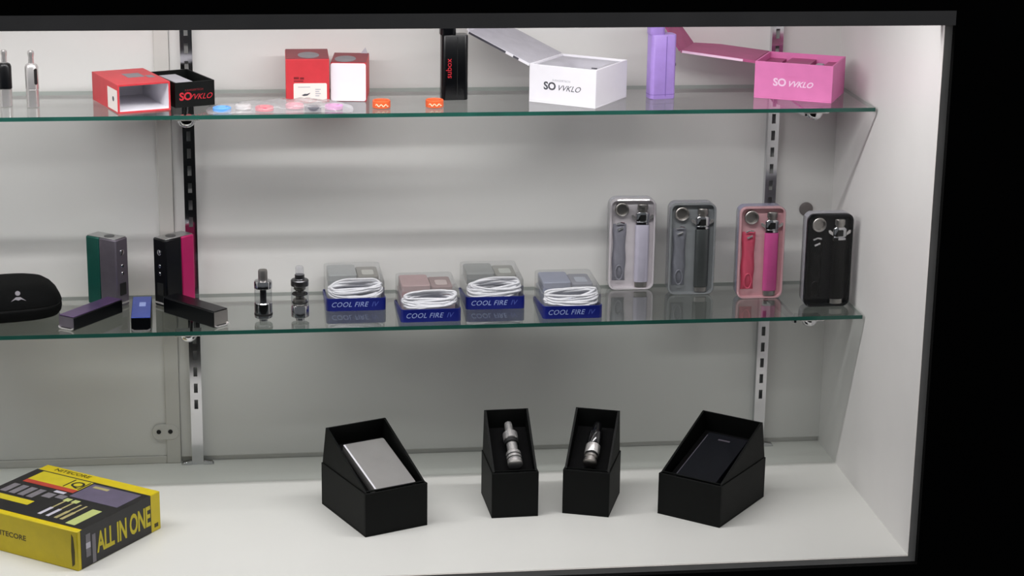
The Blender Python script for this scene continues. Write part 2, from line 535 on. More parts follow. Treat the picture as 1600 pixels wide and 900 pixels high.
b = MB().box(-0.012, 0.012, -0.021, 0.010, 0, 0.0002).box(0.014, 0.024, -0.030, -0.012, 0, 0.0002)
obj('top_print', b, M_GREYPRINT, t, loc=(0.006, 0.012, H_))['label'] = 'grey printed mark'

# black drawer beside it
W_, D_, H_ = 0.0575, 0.098, 0.0345
bx = base((-0.9735, -0.1468), 23, W_, D_)
t = thing('drawer_tray', 'open black card tray with red lettering, beside the red sleeve', 'box', (bx[0], bx[1], Z2T), 23)
th = 0.0022
b = MB().box(-W_ / 2, W_ / 2, -D_ / 2, D_ / 2, 0, th)
b.box(-W_ / 2, W_ / 2, -D_ / 2, -D_ / 2 + th, th, H_).box(-W_ / 2, W_ / 2, D_ / 2 - th, D_ / 2, th, H_)
b.box(-W_ / 2, -W_ / 2 + th, -D_ / 2 + th, D_ / 2 - th, th, H_).box(W_ / 2 - th, W_ / 2, -D_ / 2 + th, D_ / 2 - th, th, H_)
obj('tray', b, M_BLACK, t)
b = MB().box(-W_ / 2 + 0.0025, 0.008, -0.046, 0.040, th, H_ - 0.004)
obj('insert', b, M_GREYIN, t, bev=0.002)['label'] = 'grey moulded insert'


def wordmark(t, big, small, z, w, y, bold_m, thin_m, mini_m, k=1.0, thin=0.0):
    """the logo on the kit boxes: small line, two heavy round letters, then a thin slanted run"""
    text('lettering', 'SO', 0.0160 * k, bold_m, t, (-w * 0.33 + 0.0046 * k, y, z), FRONT, bold=0.00048 * k, spacing=0.95)
    text('lettering', 'VVKLO', 0.0118 * k, thin_m, t, (w * 0.14 - 0.0006 * k, y, z - 0.0012), FRONT, shear=0.4, spacing=1.02, bold=thin)
    text('lettering', small, 0.0042 * k, mini_m, t, (-w * 0.02, y, z + 0.0095 * k), FRONT, spacing=1.1)


wordmark(t, '', 'KANGERTECH', 0.0145, 0.0540, -D_ / 2 - 0.0001, M_REDINK, M_REDINK, M_MAROON, 0.92)

# two red boxes standing side by side


def red_box(fl, yaw, w, d, h, label, kind):
    bx = base(fl, yaw, w, d)
    t = thing('red_carton', label, 'box', (bx[0], bx[1], Z2T), yaw)
    obj('carton', MB().box(-w / 2, w / 2, -d / 2, d / 2, 0, h - 0.0008), M_RED, t, bev=0.0008)
    obj('top_panel', MB().box(-w / 2 + 0.0005, w / 2 - 0.0005, -d / 2 + 0.0006, d / 2 - 0.0005, h - 0.0008, h), M_DRED, t)['label'] = 'dark red glossy top'
    e = MB().prism([(0.015 * math.cos(a * math.pi / 9) + 0.0, 0.026 * math.sin(a * math.pi / 9)) for a in range(18)], 0.0, 0.0002, 'z')
    obj('emblem', e, M_GREYPRINT, t, loc=(0.002 if kind == 'front' else -0.006, -0.012, h))['label'] = 'grey round emblem'
    y = -d / 2 - 0.0001
    if kind == 'front':
        s = MB().prism(rrect(0.046, 0.0265, 0.002, 4, 0, 0), -0.0003, 0, 'y')
        s = obj('sticker', s, M_STICK, t, loc=(0.0035, -d / 2, 0.0135)); s['label'] = 'white sticker with a small black bird mark'
        bird = MB().prism([(-0.012, -0.0025), (-0.008, -0.0005), (-0.004, -0.0005), (0.0, 0.001), (-0.001, -0.0005), (-0.004, -0.003), (-0.009, -0.0035)], -0.0003, 0, 'y')
        obj('bird_mark', bird, M_INK, s, loc=(0.0, -0.0003, -0.001))
        ln = MB()
        for i in range(4):
            ln.box(0.007, 0.0145 - 0.002 * (i % 2), -0.0002, 0, 0.004 - 0.003 * i, 0.0053 - 0.003 * i)
        ln.box(-0.017, 0.000, -0.0002, 0, 0.0075, 0.0085)
        obj('print_lines', ln, M_LINK, s, loc=(0, -0.0003, 0))
        ln = MB().box(-0.019, -0.012, -0.0002, 0, 0.0325, 0.0355).box(-0.0105, -0.005, -0.0002, 0, 0.0320, 0.0350).box(-0.019, -0.006, -0.0002, 0, 0.0290, 0.0305)
        obj('print_lines', ln, M_MAROON, t, loc=(0, -d / 2, 0))
    else:
        s = MB().prism(rrect(w - 0.001, h - 0.0022, 0.003, 4, 0, 0), -0.0003, 0, 'y')
        obj('front_label', s, M_WHITE, t, loc=(-0.0003, -d / 2, h / 2 - 0.0004))['label'] = 'plain white front'
        f = MB().prism([(-0.006, 0), (0.004, 0), (0.0008, 0.0085)], -0.0008, 0, 'y')
        obj('flap', f, M_GREYIN, t, loc=(w / 2 - 0.006, d / 2 - 0.003, h))['label'] = 'small raised grey flap'
    return t


red_box((-0.8226, -0.1137), -1.0, 0.0602, 0.083, 0.0612, 'square red carton with a white sticker and bird mark, near the plastic bag', 'front')
red_box((-0.7605, -0.1085), -6.5, 0.0498, 0.080, 0.0552, 'red carton with a plain white front beside the stickered red one', 'white')

# orange rings
for x, y, lab in ((-0.6933, -0.1587, 'left one of the two orange silicone bands, nearest the red cartons'), (-0.6199, -0.1583, 'right one of the two orange silicone bands, at the foot of the black device')):
    t = thing('silicone_band', lab, 'band', (x, y, Z2T), 0, 'orange silicone bands')
    b = MB().lathe([(0.0105, 0.0), (0.0124, 0.0008), (0.0126, 0.005), (0.0124, 0.0098), (0.0115, 0.0108), (0.0100, 0.0105), (0.0095, 0.009), (0.0095, 0.001), (0.0105, 0.0)], 36, close=False)
    obj('band', b, M_ORANGE, t)
    wv = []
    for i in range(15):
        a = math.radians(-90 + (-42 + 6 * i))
        wv.append((0.0127 * math.cos(a), 0.0127 * math.sin(a), 0.0048 + 0.0016 * math.sin(i * 1.3)))
    obj('wave_print', MB().tube(wv, 0.0008, 6), M_OINK, t)['label'] = 'cream wavy print'


def box_mod(fl, yaw, label, m, accent, kind):
    w, d, h = 0.0395, 0.0235, 0.0915
    bx = base(fl, yaw, w, d)
    t = thing('box_mod', label, 'vape device', (bx[0], bx[1], Z2T), yaw)
    # body: rounded block on the right, taller rounded column on the left
    body = MB()
    body.loops([[(x, y, z) for x, y in rrect((w - 0.002) * s, d * s, 0.0055, 5, 0.001, 0)] for z, s in ((0.0, 0.965), (0.0008, 1.0), (h - 0.001, 1.0), (h, 0.96))])
    obj('body', body, m, t)
    col = MB().loops([[(x, y, z) for x, y in rrect(0.0225 * s, (d - 0.001) * s, 0.007, 6, -w / 2 + 0.0115, 0.0003)] for z, s in ((h, 0.97), (h + 0.001, 1.0), (0.118, 1.0), (0.1195, 0.95))])
    obj('tank_column', col, m, t)
    seam = MB().box(-0.0003, 0.0003, -0.0004, 0.0, 0.004, h - 0.002)
    obj('seam', seam, accent if kind == 'lilac' else M_RUBBER, t, loc=(0.0042, -d / 2 - 0.0001, 0))
    if kind == 'lilac':
        k = MB().lathe([(0.0034, 0), (0.0034, 0.0008), (0.0026, 0.0014)], 14, M=Matrix.Rotation(HP, 4, 'Y'))
        obj('button', k, M_DARKMETAL, t, loc=(w / 2 - 0.0002, -0.004, 0.048))
        obj('base_ring', MB().loops([[(x, y, z) for x, y in rrect(w - 0.0012, d + 0.0006, 0.0058, 5, 0.001, 0)] for z in (0.0062, 0.0068)]), accent, t)
    else:
        text('lettering', 'subox', 0.0115, M_REDINK, t, (-0.0075, -d / 2 - 0.0002, 0.045), (HP, -HP, 0))
    return t


M_DLILAC = mat('deep lilac', (120, 92, 172), 0.4, var=0.06)
box_mod((-0.6074, -0.1115), 2.5, 'black upright box device with red side lettering, standing behind an orange band', M_BLACKPL, M_BLACKPL, 'black')
box_mod((-0.3115, -0.1225), 9.0, 'lilac upright box device standing between the white and pink boxes', M_LILAC, M_DLILAC, 'lilac')


def kit_box(fr, yaw, w, d, h, label, m, m_in, ink, ink2, kind):
    """open kit box with a lid hinged on its left side; fr is its front right corner"""
    t0 = math.radians(yaw)
    fl = (fr[0] - w * math.cos(t0), fr[1] - w * math.sin(t0))
    bx = base(fl, yaw, w, d)
    t = thing('kit_box', label, 'box', (bx[0], bx[1], Z2T), yaw)
    th = 0.0024
    b = MB().box(-w / 2, w / 2, -d / 2, d / 2, 0, th)
    b.box(-w / 2, w / 2, -d / 2, -d / 2 + th, th, h).box(-w / 2, w / 2, d / 2 - th, d / 2, th, h)
    b.box(-w / 2, -w / 2 + th, -d / 2 + th, d / 2 - th, th, h).box(w / 2 - th, w / 2, -d / 2 + th, d / 2 - th, th, h)
    obj('carton', b, m, t, bev=0.0004)
    e = 0.0002
    zi = h - 0.009
    if kind == 'white':
        # moulded tray with a wide shallow hollow
        n = 16; vs = []; fs = []
        wi, di = w / 2 - th - e, d / 2 - th - e
        for j in range(n + 1):
            for i in range(n + 1):
                u = -1 + 2 * i / n; v = -1 + 2 * j / n
                r = max(abs((u - 0.1) / 0.62), abs(v / 0.78))
                z = zi + 0.006 - (0.012 * (1 - r ** 4) if r < 1 else 0)
                vs.append((u * wi, v * di, z))
        for j in range(n):
            for i in range(n):
                a = j * (n + 1) + i; fs.append((a, a + 1, a + n + 2, a + n + 1))
        obj('tray', MB().add(vs, fs), m_in, t, recalc=False)['label'] = 'grey moulded tray'
        c = MB().box(-0.004, 0.004, -0.0012, 0.0012, 0, 0.0012)
        obj('pull_tab', c, M_INK, t, loc=(w / 2 - 0.014, -0.028, zi + 0.0065))['label'] = 'small dark tab'
    else:
        b = MB().box(-w / 2 + th + e, -0.030, -d / 2 + th + e, d / 2 - th - e, zi - 0.008, zi)
        b.box(-0.022, 0.014, -d / 2 + th + e, d / 2 - th - e, zi - 0.008, zi + 0.002)
        b.box(0.032, w / 2 - th - e, -d / 2 + th + e, d / 2 - th - e, zi - 0.008, zi)
        b.box(-0.030, -0.022, -d / 2 + th + e, d / 2 - th - e, zi - 0.02, zi - 0.018)
        b.box(0.014, 0.032, -d / 2 + th + e, d / 2 - th - e, zi - 0.016, zi - 0.014)
        obj('tray', b, m_in, t)['label'] = 'deep pink compartment tray'
        c = MB().box(-0.0035, 0.0035, -0.030, 0.030, 0, 0.013)
        obj('black_bar', c, M_BLACK_IN, t, loc=(-0.026, 0, zi - 0.018), bev=0.001)['label'] = 'black piece in the left slot'
        c = MB().loops([[(x, yy, z) for x, z in rrect(0.012, 0.013, 0.003, 4)] for yy in (-0.030, 0.030)])
        obj('clear_case', c, M_GREYIN, t, loc=(0.023, 0, zi - 0.0072))['label'] = 'pale translucent piece in the right slot'
    # lid
    ang = 21 if kind == 'white' else 4
    L = 0.105 if kind == 'white' else 0.110
    M = Matrix.Translation((-w / 2, 0, h)) @ Matrix.Rotation(math.radians(ang), 4, 'Y')
    lid = MB().box(-L, 0.0, -d / 2, d / 2, -0.0035, 0.0, 0, M)
    lid.box(-L + 0.0008, -0.0008, -d / 2 + 0.0008, d / 2 - 0.0008, 0.0, 0.0006, 1, M)
    lo = obj('lid', lid, [m if kind == 'white' else M_DPINK, m_in], t)
    if kind == 'white':
        sl = MB().box(-L + 0.002, -0.040, -0.0006, 0, -0.0032, -0.0002, 0, M).box(-0.027, -0.018, -0.0006, 0, -0.0032, -0.0002, 0, M)
        obj('edge_gap', sl, M_INK, lo, loc=(0, -d / 2, 0))['label'] = 'dark gap along the lid edge'
        fl_ = MB().box(-0.003, 0.0, -d / 2, d / 2, 0.0, 0.030, 0, M @ Matrix.Translation((-L, 0, 0)))
        obj('front_flap', fl_, m, lo)
    else:
        sl = MB().box(-L + 0.002, -0.018, -0.0005, 0, -0.0034, 0.0, 0, M)
        obj('lid_edge', sl, M_WINK, lo, loc=(0, -d / 2, 0))['label'] = 'pale cut edge'
        fl_ = MB().box(-0.055, 0.0, -d / 2, d / 2, -0.003, 0.0, 0, M @ Matrix.Translation((-L, 0, 0)) @ Matrix.Rotation(math.radians(52), 4, 'Y'))
        obj('front_flap', fl_, M_DPINK, lo)['label'] = 'upturned deep pink flap'
    wordmark(t, '', 'KANGERTECH', h * 0.46, 0.072 if kind == 'white' else 0.072, -d / 2 - 0.0001, ink, ink, ink2, 0.95, 0.0 if kind == 'white' else 0.0003)
    return t


kit_box((-0.3995, -0.1855), -35, 0.103, 0.103, 0.0537, 'white open kit box with grey lettering and lid tipped back to the left', M_WHITE, M_GREYIN, M_INK, M_LINK, 'white')
kit_box((-0.0585, -0.1660), -27, 0.112, 0.092, 0.0530, 'pink open kit box with white lettering at the right end of upper shelf', M_PINK, M_DPINK, M_WINK, M_PINK, 'pink')

# plastic bag with coloured caps
n, m_ = 44, 18
vs = []; fs = []
for s in (1, 0):
    for j in range(m_ + 1):
        for i in range(n + 1):
            u = -1 + 2 * i / n; v = -1 + 2 * j / m_
            k = max(0.0, (1 - u ** 4)) * max(0.0, (1 - v ** 4))
            bulge = 0.55 + 0.45 * math.sin(2.2 * u + 0.6) * 1.0
            z = 0.0004 + s * (0.0125 * k * (0.62 + 0.38 * bulge) + 0.0012 * math.sin(17 * u + 5 * v) * k + 0.0009 * math.sin(31 * u - 13 * v) * k)
            x = u * 0.100 * (1 - 0.04 * v * v); y = v * 0.030 * (1 - 0.10 * math.sin(3 * u) ** 2)
            vs.append((x, y, z if s else 0.0002))
o = (n + 1) * (m_ + 1)
for s in (0, 1):
    for j in range(m_):
        for i in range(n):
            a = s * o + j * (n + 1) + i
            f = (a, a + 1, a + n + 2, a + n + 1)
            fs.append(f if s == 0 else f[::-1])
bag = obj('plastic_bag', MB().add(vs, fs), M_BAG, loc=(-0.832, -0.163, Z2T), recalc=False)
tag(bag, 'low clear plastic bag of coloured rings at the upper shelf front edge', 'bag')
caps = [(-0.9105, -0.176, (96, 160, 226), 'blue silicone ring at the left end of the clear bag', 0.0125),
        (-0.882, -0.160, (226, 222, 220), 'white silicone ring next to the blue ring in the bag', 0.011),
        (-0.8535, -0.174, (226, 76, 96), 'rose red silicone ring left of the stickered carton in the bag', 0.0125),
        (-0.812, -0.158, (236, 150, 165), 'pale pink silicone ring before the white sticker in the bag', 0.0125),
        (-0.788, -0.178, (100, 100, 108), 'grey silicone ring in the bag, right of the pale pink one', 0.0115),
        (-0.759, -0.168, (226, 140, 206), 'orchid pink silicone ring at the right end of the bag', 0.0125)]
for i, (x, y, c, lab, r) in enumerate(caps):
    k = MB().lathe([(r * 0.9, 0), (r, 0.0008), (r, 0.0052), (r * 0.92, 0.0062), (r * 0.62, 0.0064), (r * 0.55, 0.0035), (r * 0.5, 0.003)], 28)
    tag(obj('silicone_ring', k, mat('cap %d' % i, c, 0.4, var=0.05), loc=(x, y, Z2T + 0.0006)), lab, 'ring', 'coloured silicone rings')

# ------------------------------------------------------------------ lower shelf
# zip case
t = thing('zip_case', 'black zipped nylon case with a small grey emblem at the left edge', 'case', (-1.2300, -0.0930, Z1T), 12)


def sell(a, b_, z, s, n=64, e=3.4, dy=0.0):
    r = []
    for k in range(n):
        th_ = 2 * math.pi * k / n
        c, s_ = math.cos(th_), math.sin(th_)
        r.append((a * s * math.copysign(abs(c) ** (2 / e), c), dy + b_ * s * math.copysign(abs(s_) ** (2 / e), s_), z))
    return r


A_, B_ = 0.0865, 0.054
obj('lower_shell', MB().loops([sell(A_, B_, z, s) for z, s in ((0, .86), (.002, .94), (.007, .985), (.013, 1.0), (.0155, 1.0), (.0165, .985))]), M_NYLON, t)
obj('upper_shell', MB().loops([sell(A_, B_, z, s, dy=dy) for z, s, dy in ((.0195, .985, 0), (.0205, 1.0, 0), (.025, .985, .0005), (.032, .945, .0015), (.039, .87, .004), (.044, .77, .0075), (.0462, .64, .010), (.0470, .40, .011), (.0472, .12, .011))]), M_NYLON, t)
obj('zip_tape', MB().loops([sell(A_, B_, z, .975) for z in (.0165, .0195)]), M_RUBBER, t)
b = MB().box(-0.002, 0.002, -0.012, 0.0, -0.0008, 0.0008).lathe([(0.0035, -0.001), (0.0035, 0.001)], 12, M=Matrix.Translation((0, -0.012, 0)))
obj('zip_pull', b, M_DARKMETAL, t, loc=(-0.012, -0.0535, 0.018), rot=(0.5, 0, 0.1))
em = MB().lathe([(0.0038, 0), (0.0034, 0.0008)], 14, M=Matrix.Translation((0, 0.0055, 0)))
em.prism([(-0.0105, -0.006), (-0.003, 0.000), (0.003, 0.000), (0.0105, -0.006), (0.004, -0.0035), (0.0, -0.005), (-0.004, -0.0035)], 0, 0.0008, 'z')
obj('emblem', em, M_GREYPRINT, t, loc=(0.0225, -0.0463, 0.0358), rot=(math.radians(58), 0, 0))['label'] = 'grey winged emblem'


def upright_device(fl, yaw, w, d, h, label, mbody, mcover, side):
    """two-tone upright device; side=+1 puts the button face on the right"""
    bx = base(fl, yaw, w, d)
    t = thing('upright_device', label, 'vape device', (bx[0], bx[1], Z1T), yaw)
    s = side
    x0, x1 = sorted((s * w / 2, s * (w / 2 - w * 0.56)))
    obj('body', MB().box(x0, x1, -d / 2, d / 2, 0, h - 0.0012), mbody, t, bev=0.0018)
    x0, x1 = sorted((-s * w / 2, s * (w / 2 - w * 0.56 - 0.0004)))
    obj('battery_cover', MB().box(x0, x1, -d / 2, d / 2, 0, h - 0.0012), mcover, t, bev=0.0018)
    tp = obj('top_plate', MB().box(-w / 2 + 0.0015, w / 2 - 0.0015, -d / 2 + 0.0015, d / 2 - 0.0015, h - 0.0012, h), M_STEEL, t, bev=0.0004)
    obj('connector', MB().lathe([(0.0075, 0), (0.0075, 0.0005), (0.005, 0.0006)], 20), M_DARKMETAL, tp, loc=(s * w * 0.1, 0, h))
    for zz, r in ((0.080, 0.0042), (0.060, 0.0026), (0.049, 0.0026)):
        k = MB().lathe([(r, 0), (r, 0.0007), (r * 0.8, 0.0012)], 16, M=Matrix.Rotation(s * HP, 4, 'Y'))
        obj('button', k, M_CHROME, t, loc=(s * w / 2, 0, zz))
    sc = MB().prism(rrect(d * 0.5, 0.018, 0.001, 3, 0, 0), 0, s * 0.0005, 'x')
    obj('screen', sc, M_RUBBER, t, loc=(s * w / 2, 0, 0.026))['label'] = 'small dark screen'
    ft = MB().box(*sorted((s * (w / 2 - 0.001), s * (w / 2 + 0.0006))), -d / 2 + 0.002, d / 2 - 0.002, 0.004, 0.0065)
    obj('trim_strip', ft, M_SILV, t)
    return t


upright_device((-1.1093, -0.0448), -37, 0.0545, 0.0265, 0.1012, 'upright two-tone device, green and grey, near the zip case', M_GREYMET, M_GREEN, 1)
upright_device((-0.9957, -0.0835), 42, 0.0535, 0.0270, 0.1012, 'upright two-tone device, black and magenta, before the left standard', M_BLACKPL, M_MAGENTA, -1)


def lying_device(fl, yaw, w, L, h, label, mtop, mend, print_=False):
    bx = base(fl, yaw, w, L)
    t = thing('lying_device', label, 'vape device', (bx[0], bx[1], Z1T), yaw)
    obj('body', MB().box(-w / 2, w / 2, -L / 2 + 0.001, L / 2, 0, h - 0.0012), M_BLACKPL, t, bev=0.0012)
    obj('top_panel', MB().box(-w / 2 + 0.0004, w / 2 - 0.0004, -L / 2 + 0.0004, L / 2 - 0.0004, h - 0.0012, h), mtop, t, bev=0.0005)
    obj('end_plate', MB().box(-w / 2 + 0.0008, w / 2 - 0.0008, -L / 2, -L / 2 + 0.001, 0.0035, h - 0.0016), mend, t)
    tr = MB().prism([(-w / 2 + .0005, 0.0045), (-w / 2 + .0005, 0.0022), (-w / 2 + .005, 0.0005), (w / 2 - .005, 0.0005), (w / 2 - .0005, 0.0022), (w / 2 - .0005, 0.0045), (w / 2 - .005, 0.0024), (-w / 2 + .005, 0.0024)], -0.0018, 0.0, 'y')
    obj('trim_strip', tr, M_SILV, t, loc=(0, -L / 2, 0))['label'] = 'chrome trim at the end'
    if print_:
        ln = MB()
        for i in range(5):
            ln.box(-0.004 + 0.0018 * i, -0.0028 + 0.0018 * i, -0.010, 0.010, 0, 0.0002)
        obj('print_lines', ln, M_BLUETXT, t, loc=(0.001, 0.012, h))
    return t


lying_device((-1.1415, -0.1685), -36, 0.0268, 0.106, 0.0200, 'purple-topped bar device lying before the green device, right of the zip case', M_PURPLE, M_GREYMET)
lying_device((-1.0417, -0.1950), 1, 0.0270, 0.105, 0.0205, 'blue-topped bar device lying end-on at the shelf front', M_BLUE, M_BLACKPL, True)
lying_device((-0.9283, -0.1873), 41, 0.0255, 0.110, 0.0242, 'all-black bar device lying before the magenta device, its end plate grey', M_BLACKPL, M_SATIN)


# tanks


def tank_a(t):
    obj('base', MB().lathe([(0.006, 0), (0.006, 0.0035), (0.0115, 0.0045), (0.0126, 0.0055), (0.0126, 0.026), (0.0118, 0.027)], 32), M_CHROME, t)
    obj('base_ring', MB().lathe([(0.0129, 0.0085), (0.0129, 0.0115)], 32), M_RUBBER, t)
    obj('glass', MB().lathe([(0.0122, 0.027), (0.0122, 0.047)], 32, close=False), M_TGLASS, t)
    obj('chimney', MB().lathe([(0.0045, 0.027), (0.0045, 0.047)], 20), M_DARKMETAL, t)
    obj('top_cap', MB().lathe([(0.0118, 0.047), (0.0126, 0.048), (0.0126, 0.056), (0.0118, 0.058), (0.0075, 0.059)], 32), M_CHROME, t)
    obj('drip_tip', MB().lathe([(0.0066, 0.059), (0.0066, 0.071), (0.0060, 0.0736), (0.0045, 0.074)], 24), M_SATIN, t)


def tank_b(t):
    obj('base', MB().lathe([(0.006, 0), (0.006, 0.0035), (0.0115, 0.0045), (0.0126, 0.0055), (0.0126, 0.021), (0.0120, 0.022)], 32), M_CHROME, t)
    obj('glass', MB().lathe([(0.0122, 0.022), (0.0122, 0.050)], 32, close=False), M_TGLASS, t)
    obj('coil_head', MB().lathe([(0.009, 0.022), (0.010, 0.024), (0.0095, 0.030), (0.006, 0.032), (0.006, 0.043), (0.0085, 0.045), (0.0085, 0.050)], 24), M_SATIN, t)
    for z in (0.0245, 0.037):
        obj('seal', MB().lathe([(0.0106, z), (0.0112, z + 0.001), (0.0106, z + 0.002)], 24), M_RUBBER, t)
    obj('top_cap', MB().lathe([(0.0122, 0.050), (0.0126, 0.051), (0.0126, 0.0575), (0.0116, 0.0588), (0.0072, 0.0594), (0.0068, 0.060), (0.0068, 0.066)], 32), M_DARKMETAL, t)
    obj('drip_tip', MB().lathe([(0.0060, 0.066), (0.0058, 0.076), (0.0048, 0.0778)], 24), clear('clear drip tip', (0.9, 0.9, 0.9), 0.08, 0.05, haze=0.25), t)


t = thing('tank_atomizer', 'glass-waisted steel tank standing left of the clear-tipped tank', 'tank', (-0.8598, -0.1530, Z1T)); tank_a(t)
t = thing('tank_atomizer', 'steel tank with a dark coil inside and a clear tip', 'tank', (-0.8086, -0.1538, Z1T)); tank_b(t)


# blue tray packs


def tray_pack(fl, yaw, where, dev_col, dev_name, seed):
    rnd = random.Random(seed)
    w, d, h, hb = 0.0855, 0.108, 0.0440, 0.0185
    bx = base(fl, yaw, w, d)
    loc = (bx[0], bx[1], Z1T)
    t = thing('tray_pack', 'royal blue tray pack with clear lid, the one %s' % where, 'package', loc, yaw, 'blue tray packs')
    b = MB()
    out = rrect(w, d, 0.006, 5); inn = rrect(w - 0.003, d - 0.003, 0.0045, 5)
    n = len(out)
    lip = lambda y: hb if y < -d / 2 + 0.0061 else 0.0032
    vs = [(x, y, 0) for x, y in out] + [(x, y, lip(y)) for x, y in out] + [(x, y, lip(q[1])) for (x, y), q in zip(inn, out)] + [(x, y, 0.002) for x, y in inn]
    fs = [tuple(range(n - 1, -1, -1))] + [tuple(3 * n + k for k in range(n))]
    for r in range(3):
        fs += [(r * n + k, r * n + (k + 1) % n, (r + 1) * n + (k + 1) % n, (r + 1) * n + k) for k in range(n)]
    obj('tray', b.add(vs, fs), M_BLUETRAY, t)
    lw, ld = w - 0.0034, d - 0.0034
    prof = ((0.0022, 1.0), (h - 0.003, 1.0), (h - 0.0008, 0.985), (h, 0.955))
    rings = [[(x, y, z) for x, y in rrect(lw * s, ld * s, 0.005, 5)] for z, s in prof]
    n = len(rings[0]); lb = MB(); lb.loops(rings, cap=False)
    lb.add(rings[-1], [tuple(range(n))])
    obj('clear_lid', lb, M_CLEAR, t)
    dvd = MB().box(-w / 2 + 0.004, w / 2 - 0.004, -0.0135, -0.0120, 0.0024, 0.026)
    dvd.box(-w / 2 + 0.004, w / 2 - 0.004, -0.0120, d / 2 - 0.005, 0.0024, 0.0250)
    obj('platform', dvd, dev_col[2], t)['label'] = 'inner platform'
    text('lettering', 'COOL FIRE', 0.0102, M_BLUETXT, t, (-0.0100, -d / 2 - 0.0001, 0.0092), FRONT, shear=0.3, spacing=1.05)
    text('lettering', 'IV', 0.0102, mat('dim blue ink', (72, 88, 168), 0.5), t, (0.0260, -d / 2 - 0.0001, 0.0092), FRONT, shear=0.3)
    # device on the platform
    v = thing('pocket_device', '%s pocket device in the tray pack %s' % (dev_name, where), 'vape device', (loc[0], loc[1], Z1T + 0.0251), yaw)
    z1 = 0.0165
    obj('body', MB().loops([[(x, y, z) for x, y in rrect(0.041 * s, 0.058 * s, 0.004, 4, -0.0165, 0.0185)] for z, s in ((0, .97), (.001, 1), (z1 - .0012, 1), (z1, .96))]), dev_col[0], v)
    obj('end_block', MB().loops([[(x, y, z) for x, y in rrect(0.031 * s, 0.054 * s, 0.004, 4, 0.0205, 0.0175)] for z, s in ((0, .97), (.001, 1), (z1 - .004, 1), (z1 - .003, .96))]), dev_col[1], v)
    obj('screen', MB().prism(rrect(0.017, 0.026, 0.004, 4, 0.021, 0.012), z1 - 0.003, z1 - 0.0025, 'z'), dev_col[3], v)
    # cable bundle
    cb = MB()
    for i in range(11):
        a = 0.0385 - 0.0014 * (i % 4) - 0.002 * rnd.random()
        cx = 0.002 * (rnd.random() - .5)
        az = 0.0020 + 0.0065 * rnd.random(); ay = 0.0105 - 0.0006 * i
        zc = 0.0215 + 0.0110 * (i / 10.0); ph = rnd.random() * 6.28; tilt = (rnd.random() - .25) * 0.16
        pts = []
        for k in range(40):
            th_ = 2 * math.pi * k / 40
            c, s_ = math.cos(th_), math.sin(th_)
            x = cx + a * math.copysign(abs(c) ** 0.75, c)
            z = zc + az * s_ + tilt * x + 0.0014 * math.sin(2 * th_ + ph)
            y = -0.0340 + ay * s_ * 0.9 + 0.0015 * math.cos(3 * th_ + ph)
            pts.append((x, y, min(max(z, 0.0042), 0.0405)))
        cb.tube(pts, 0.0020, 6, closed=True)
    c = obj('cable', cb, M_CABLE, loc=loc, rot=(0, 0, math.radians(yaw)))
    tag(c, 'white coiled charging cable inside the tray pack %s' % where, 'cable', 'white charging cables')


GR = (mat('grey shell', (150, 154, 154), 0.4), mat('warm grey shell', (124, 122, 114), 0.4), mat('milky tray', (176, 178, 176), 0.5), mat('pale inset', (188, 188, 180), 0.45))
PK = (mat('dusty pink shell', (166, 134, 134), 0.4), mat('brown pink shell', (134, 106, 104), 0.4), mat('pinkish tray', (178, 162, 162), 0.5), mat('pale pink inset', (190, 172, 168), 0.45))
DG = (mat('dark grey shell', (128, 132, 130), 0.4), mat('olive grey shell', (128, 128, 120), 0.4), MATS['milky tray'], mat('pale inset two', (182, 186, 178), 0.45))
BG = (mat('blue grey shell', (132, 138, 160), 0.4), mat('slate shell', (124, 126, 138), 0.4), mat('bluish tray', (160, 164, 172), 0.5), mat('pale blue inset', (166, 172, 184), 0.45))
tray_pack((-0.7702, -0.1180), 0.5, 'nearest the steel tanks', GR, 'light grey', 1)
tray_pack((-0.6685, -0.1820), 1.0, 'second from the steel tanks', PK, 'dusty pink', 2)
tray_pack((-0.5704, -0.1255), 0.0, 'third from the steel tanks', DG, 'dark grey', 3)
tray_pack((-0.4665, -0.1815), 0.0, 'nearest the white clamshell kit', BG, 'blue grey', 4)


# clamshell kits


